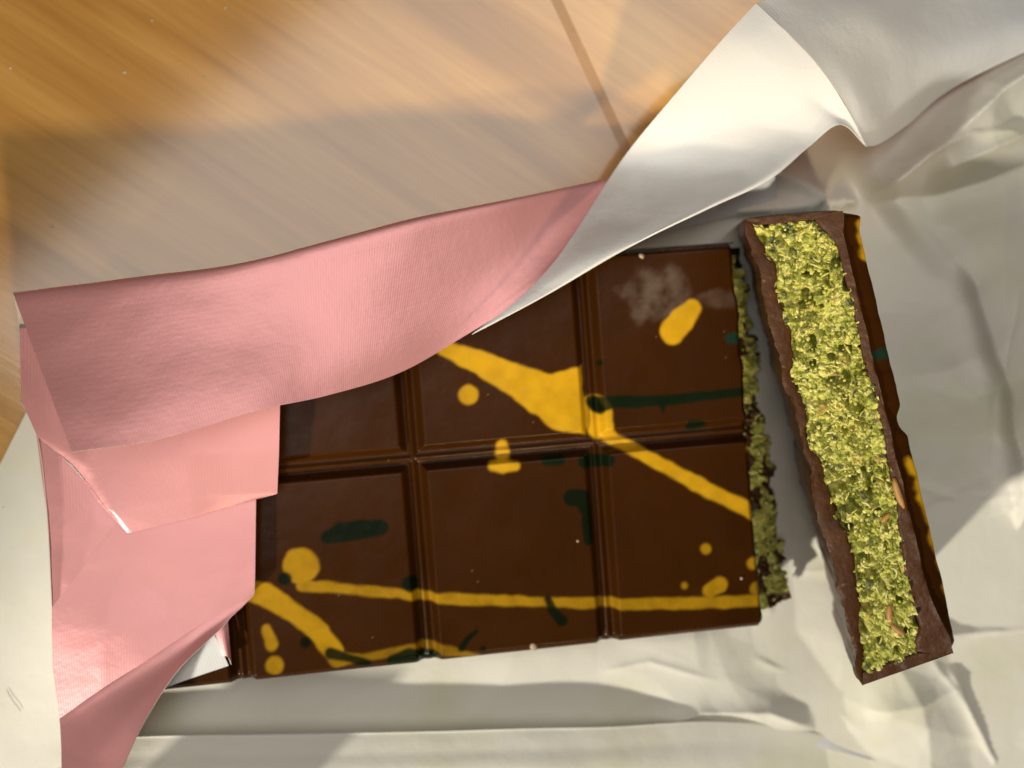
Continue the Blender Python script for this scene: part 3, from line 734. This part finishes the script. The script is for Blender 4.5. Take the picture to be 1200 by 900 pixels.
# front panel: the lower side of the sheet, still standing up along its old fold
xs_ = np.array([90, 150, 230, 320, 430, 520, 620, 720, 820, 900, 970, 1040])
crs = np.array([866, 864, 862, 861, 859, 857, 854, 852, 846, 850, 862, 880])
hr = np.array([7, 7.5, 8, 8, 8, 8, 8, 6.8, 4.6, 2.2, 0.2, -2.5])
rows = [[(x, c + 16, 0.6) for x, c in zip(xs_, crs)], [(x, c + 3, h * .55) for x, c, h in zip(xs_, crs, hr)], [(x, c, h - .3) for x, c, h in zip(xs_, crs, hr)],
        [(x, c + 2.5, h) for x, c, h in zip(xs_, crs, hr)], [(x, c + 22, h * 1.15) for x, c, h in zip(xs_, crs, hr)], [(x, c + 60, h * 1.35 + .2) for x, c, h in zip(xs_, crs, hr)],
        [(x, c + 130, h * 1.0) for x, c, h in zip(xs_, crs, hr)]]
sheet('front_panel', wrinkle(ctrl(rows, 10, 9), 0.10, 9, 130), M_BASE, M_WHITE, M_RIM, wrap, up=None)

# added sheet, unseen below the frame, whose shadow darkens the lower left
rows = [[(40, 990, 0.6), (110, 992, 0.6), (180, 992, 0.6), (246, 990, 0.6)], [(38, 1024, 14), (110, 1026, 14), (180, 1027, 14), (246, 1024, 14)], [(30, 1082, 33), (106, 1080, 34), (180, 1082, 33.5), (248, 1080, 33)]]
sheet('shade_panel', wrinkle(ctrl(rows, 8, 8), 0.10, 12, 131, 0.3), M_WHITE, M_PINK, M_RIM, wrap, up=None)

# pink flap folded over the bar
F_ = [(15, 343, 33), (130, 330, 31.5), (260, 313, 29.3), (380, 284, 26.6), (500, 254, 23.4), (610, 231, 19.3), (715, 208, 12.2), (810, 186, 10), (900, 165, 12)]
E_ = [(84, 530, 44.2), (185, 515, 40.2), (300, 481, 35.8), (385, 463, 31.4), (470, 436, 27.3), (554, 388, 24.3), (683, 310, 21.8), (793, 250, 21), (886, 204, 21)]
rows = [[] for _ in range(9)]
for (fx, fy, fz), (ex_, ey_, ez) in zip(F_, E_):
    L_ = lambda t, dz: (fx + (ex_ - fx) * t, fy + (ey_ - fy) * t, fz + (ez - fz) * t + dz)
    rows[0].append((fx + 14, fy + 75, 2.0)); rows[1].append((fx + 6, fy + 30, fz * 0.62)); rows[2].append((fx + 1, fy + 3.5, fz - 1.6))
    rows[3].append((fx, fy, fz)); rows[4].append(L_(0.035, 0.7)); rows[5].append(L_(0.2, 0.5)); rows[6].append(L_(0.5, 0.2)); rows[7].append(L_(0.8, 0.2)); rows[8].append((ex_, ey_, ez))
G = ctrl(rows, 16, 10)
nr = G.shape[0]
W_ = wrinkle(G, 0.36, 26, 140, 0.35)
gz = G + (W_ - G) * (1 - sstep(0.45, 0.62, np.arange(G.shape[1]) / G.shape[1])[None] * sstep(0.6, 0.9, np.arange(G.shape[0]) / G.shape[0])[:, None])[..., None]
fade = np.linspace(0, 1, nr)[:, None, None]
sheet('folded_flap', gz, M_PINK, M_WHITE, M_RIM, wrap, up=None)

# the flap's turned-back corner, white side up
B_ = [(553, 392), (640, 346), (735, 291), (830, 245), (900, 212), (948, 172), (985, 146), (1014, 171)]
FE = [(558, 388), (606, 352), (655, 300), (715, 208), (745, 166), (800, 100), (845, 48), (885, 4)]
ZC = [[27.2, 27.2, 27.3, 27.3, 27.2, 27.2], [29.0, 29.2, 28.8, 28.2, 27.6, 27.2], [31.0, 31.2, 30.0, 28.0, 25.8, 24.5], [32.5, 32.2, 28.2, 21.8, 16.8, 14.0],
      [31.5, 31.0, 26.0, 20.8, 18.2, 16.8], [30.0, 29.4, 26.8, 25.2, 25.4, 26.0], [31.0, 30.6, 29.9, 29.8, 30.0, 30.4]]
rows = []
tq = [0, .22, .55, .78, 1.0]; cr = np.array([(1015, 172, 28.2), (1000, 140, 30.6), (971, 91, 32.8), (930, 46, 33.3), (886, 4, 31)])
for ti_, t in enumerate((0.0, 0.07, 0.3, 0.6, 0.85, 1.0)):
    r = [(b_[0] + (e_[0] - b_[0]) * t, b_[1] + (e_[1] - b_[1]) * t, ZC[i][ti_]) for i, (b_, e_) in enumerate(zip(B_[:-1], FE[:-1]))]
    r.append(tuple(np.interp(t, tq, cr[:, k_]) for k_ in range(3)))
    rows.append(r)
G = ctrl(rows, 16, 10)
W_ = wrinkle(G, 0.25, 17, 150, 0.75)
i_ = np.arange(G.shape[0])[:, None]; j_ = np.arange(G.shape[1])[None]
fade = np.clip(np.minimum(i_, G.shape[0] - 1 - i_) / 12, 0, 1) * np.clip((G.shape[1] - 1 - j_) / 12, 0, 1) * np.clip((j_ - 20) / 30, 0, 1)
G = G + (W_ - G) * fade[..., None]
sheet('turned_corner', G, M_WHITE, M_PINK, M_RIM, wrap, up=None)

# back panel: from the crest down to the right, facing away from the lamp
rows = [[(886, 4, 30.8), (930, -14, 28), (990, -40, 20), (1080, -70, 11), (1290, -120, 4)],
        [(930, 46, 33.1), (960, 36, 30.5), (1015, 20, 26), (1110, -5, 14), (1290, -40, 6)],
        [(971, 91, 32.6), (1000, 85, 30), (1050, 72, 24), (1130, 50, 17), (1290, -5, 9)],
        [(1000, 140, 30.4), (1016, 136, 28.5), (1055, 115, 22), (1125, 82, 15.5), (1290, 8, 10)],
        [(1015, 172, 28), (1030, 168, 23.5), (1064, 145, 16.5), (1125, 98, 12.5), (1290, 18, 10)]]
G = ctrl(rows, 14, 14)
W_ = wrinkle(G, 0.15, 20, 160, 0.55); j_ = np.arange(G.shape[1])[None]
G = G + (W_ - G) * (np.clip(j_ / 10, 0, 1) + np.zeros(G.shape[:2]))[..., None]
sheet('back_panel', G, M_WHITE, M_PINK, M_RIM, wrap, up=None)

# folded end over the left end of the bar
rows = [[(24, 385, 19), (120, 380, 21), (240, 400, 22), (330, 420, 22.5)],
        [(25, 470, 18.5), (110, 470, 21), (230, 480, 22), (328, 480, 22)],
        [(44, 512, 18.6), (100, 545, 20.2), (220, 535, 21.5), (327, 530, 21.6)],
        [(85, 545, 19.3), (128, 600, 19.9), (225, 580, 20.8), (325, 578, 20.8)],
        [(112, 585, 19.5), (150, 625, 19.7), (230, 605, 20.2), (299, 584, 20.3)]]
sheet('end_fold', wrinkle(ctrl(rows, 14, 12, True), 0.10, 14, 170, 0.22), M_PINK, M_WHITE, M_RIM, wrap)
rows = [[(42, 505, 17.0), (70, 530, 17.6), (110, 560, 17.8), (180, 580, 18.0)],
        [(55, 600, 16.6), (75, 608, 17.6), (110, 618, 18.0), (180, 620, 18.0)],
        [(61, 690, 16.6), (72, 680, 17.6), (90, 690, 18.0), (160, 690, 18.0)],
        [(62, 725, 16.6), (70, 730, 17.4), (90, 740, 17.6), (160, 740, 17.6)]]
sheet('end_fold', wrinkle(ctrl(rows, 12, 12, True), 0.10, 9, 171), M_PINK, M_WHITE, M_RIM, wrap)
rows = [[(140, 612, 18.7), (185, 602, 18.9), (240, 590, 19.1), (300, 575, 19.3)],
        [(100, 662, 18.6), (160, 650, 19.0), (230, 638, 19.2), (299.5, 625, 19.4)],
        [(61, 712, 18.0), (130, 702, 18.9), (215, 680, 19.2), (299, 665, 19.5)],
        [(62, 780, 17.6), (120, 752, 19.0), (205, 718, 19.6), (298.5, 690, 19.6)],
        [(70, 842, 17.4), (120, 808, 18.8), (205, 752, 19.8), (298, 696, 19.6)]]
sheet('end_fold', wrinkle(ctrl(rows, 14, 12, True), 0.10, 14, 172, 0.22), M_PINK, M_WHITE, M_RIM, wrap)
# left side wall of the folded end, down to the table
rows = [[(24, 470, 18), (44, 512, 17.4), (55, 600, 17), (61, 712, 17), (66, 790, 17), (70, 846, 17)],
        [(30, 470, 8), (50, 512, 8), (60, 600, 8), (66, 712, 8), (71, 790, 8), (76, 846, 8)],
        [(36, 470, 1), (56, 512, 1), (66, 600, 1), (72, 712, 1), (78, 790, 1), (84, 846, 1)]]
sheet('end_wall', ctrl(rows, 8, 8), M_PINK, M_WHITE, M_RIM, wrap, up=1.0)
# lower flap hanging off the end fold
rows = [[(70, 842, 17.6), (120, 808, 18.9), (205, 752, 19.9), (250, 724, 19.8), (299, 696, 19.5)],
        [(71, 862, 19.0), (122, 828, 19.9), (198, 776, 20.6), (238, 744, 20.3), (284, 711, 19.8)],
        [(74, 930, 24), (118, 880, 24), (180, 810, 22.8), (222, 765, 21.6), (268, 726, 20.2)],
        [(80, 1010, 29), (120, 945, 27.5), (170, 845, 25), (208, 786, 23), (256, 738, 20.9)]]
sheet('lower_flap', wrinkle(ctrl(rows, 12, 14), 0.12, 12, 180, 0.3), M_PINK, M_WHITE, M_RIM, wrap)
# inner tuck: white corner with its pink fold, over the bar's lower left corner
rows = [[(150, 760, 16.9), (205, 735, 17.1), (246, 732, 17.1)], [(155, 800, 16.9), (215, 770, 17.1), (257, 756, 17.2)], [(160, 818, 16.9), (218, 797, 17.0), (268, 780, 17.1)]]
sheet('inner_tuck', ctrl(rows, 8, 8), M_WHITE, M_PINK, M_RIM, wrap)
rows = [[(246, 726, 17.6), (258, 722, 17.7), (266, 716, 17.4)], [(254, 748, 17.6), (262, 744, 17.8), (268, 742, 17.3)], [(260, 768, 17.5), (267, 770, 17.7), (271, 779, 17.2)]]
sheet('inner_tuck', ctrl(rows, 8, 8), M_PINK, M_WHITE, M_RIM, wrap)

# ------------------------------------------------------------------ small things
hair_path = [at(*p) for p in ((8, 808, 0.95), (13, 818, 1.0), (19, 826, 1.05), (24, 833, 0.95))]
v_, f_ = tube(catmull(np.array(hair_path), 5, 0), np.full(16, 0.05), 5)
tag(link('hair', v_, f_, flat_mat('dark_hair', (0.05, 0.03, 0.02), .4)), 'short dark hair lying on the white paper at the left edge', 'hair')
M_FLAKE = flat_mat('pale_flake', (0.50, 0.38, 0.26), .5)
def flake(px, py, z, r, label, seed):
    v_, f_, _ = chunks(np.zeros((1, 3)), [r], seed)
    v_[:, 2] *= 0.6
    o = link('crumb', v_, f_, M_FLAKE, None, loc=at(px, py, z + r * .5))
    return tag(o, label, 'crumb')
flake(625, 757, 15.3, 0.75, 'pale chocolate flake by the lower edge of the middle bottom square', 201)
flake(677, 634, 16.0, 0.28, 'tiny pale crumb beside the long green drop of the middle bottom square', 202)
flake(869, 678, 16.0, 0.36, 'tiny round crumb near the lower right corner square', 203)
flake(752, 300, 16.0, 0.5, 'pale sliver on the upper right square under the white paper corner', 204)
M_DROP = flat_mat('bright_speck', (0.80, 0.68, 0.45), .08, .8)  # light tone puts the bright highlights of tiny bumps into the colour
for (px, py, where) in ((178, 24, 'near the top edge of the orange part'), (264, 9, 'at the very top where the orange wood turns pale'), (240, 91, 'on the border between orange and pale wood'),
                        (12, 80, 'at the far left edge of the lit orange wood'), (146, 85, 'in the middle of the lit orange wood'), (60, 265, 'in the brown shadow left of the pink flap')):
    v_, f_, _ = chunks(np.zeros((1, 3)), [0.30], 300 + px); v_[:, 2] *= .6
    tag(link('table_speck', v_, f_, M_DROP, None, loc=at(px, py, 0.12)), 'tiny shiny speck ' + where, 'speck', 'shiny specks on the wood')
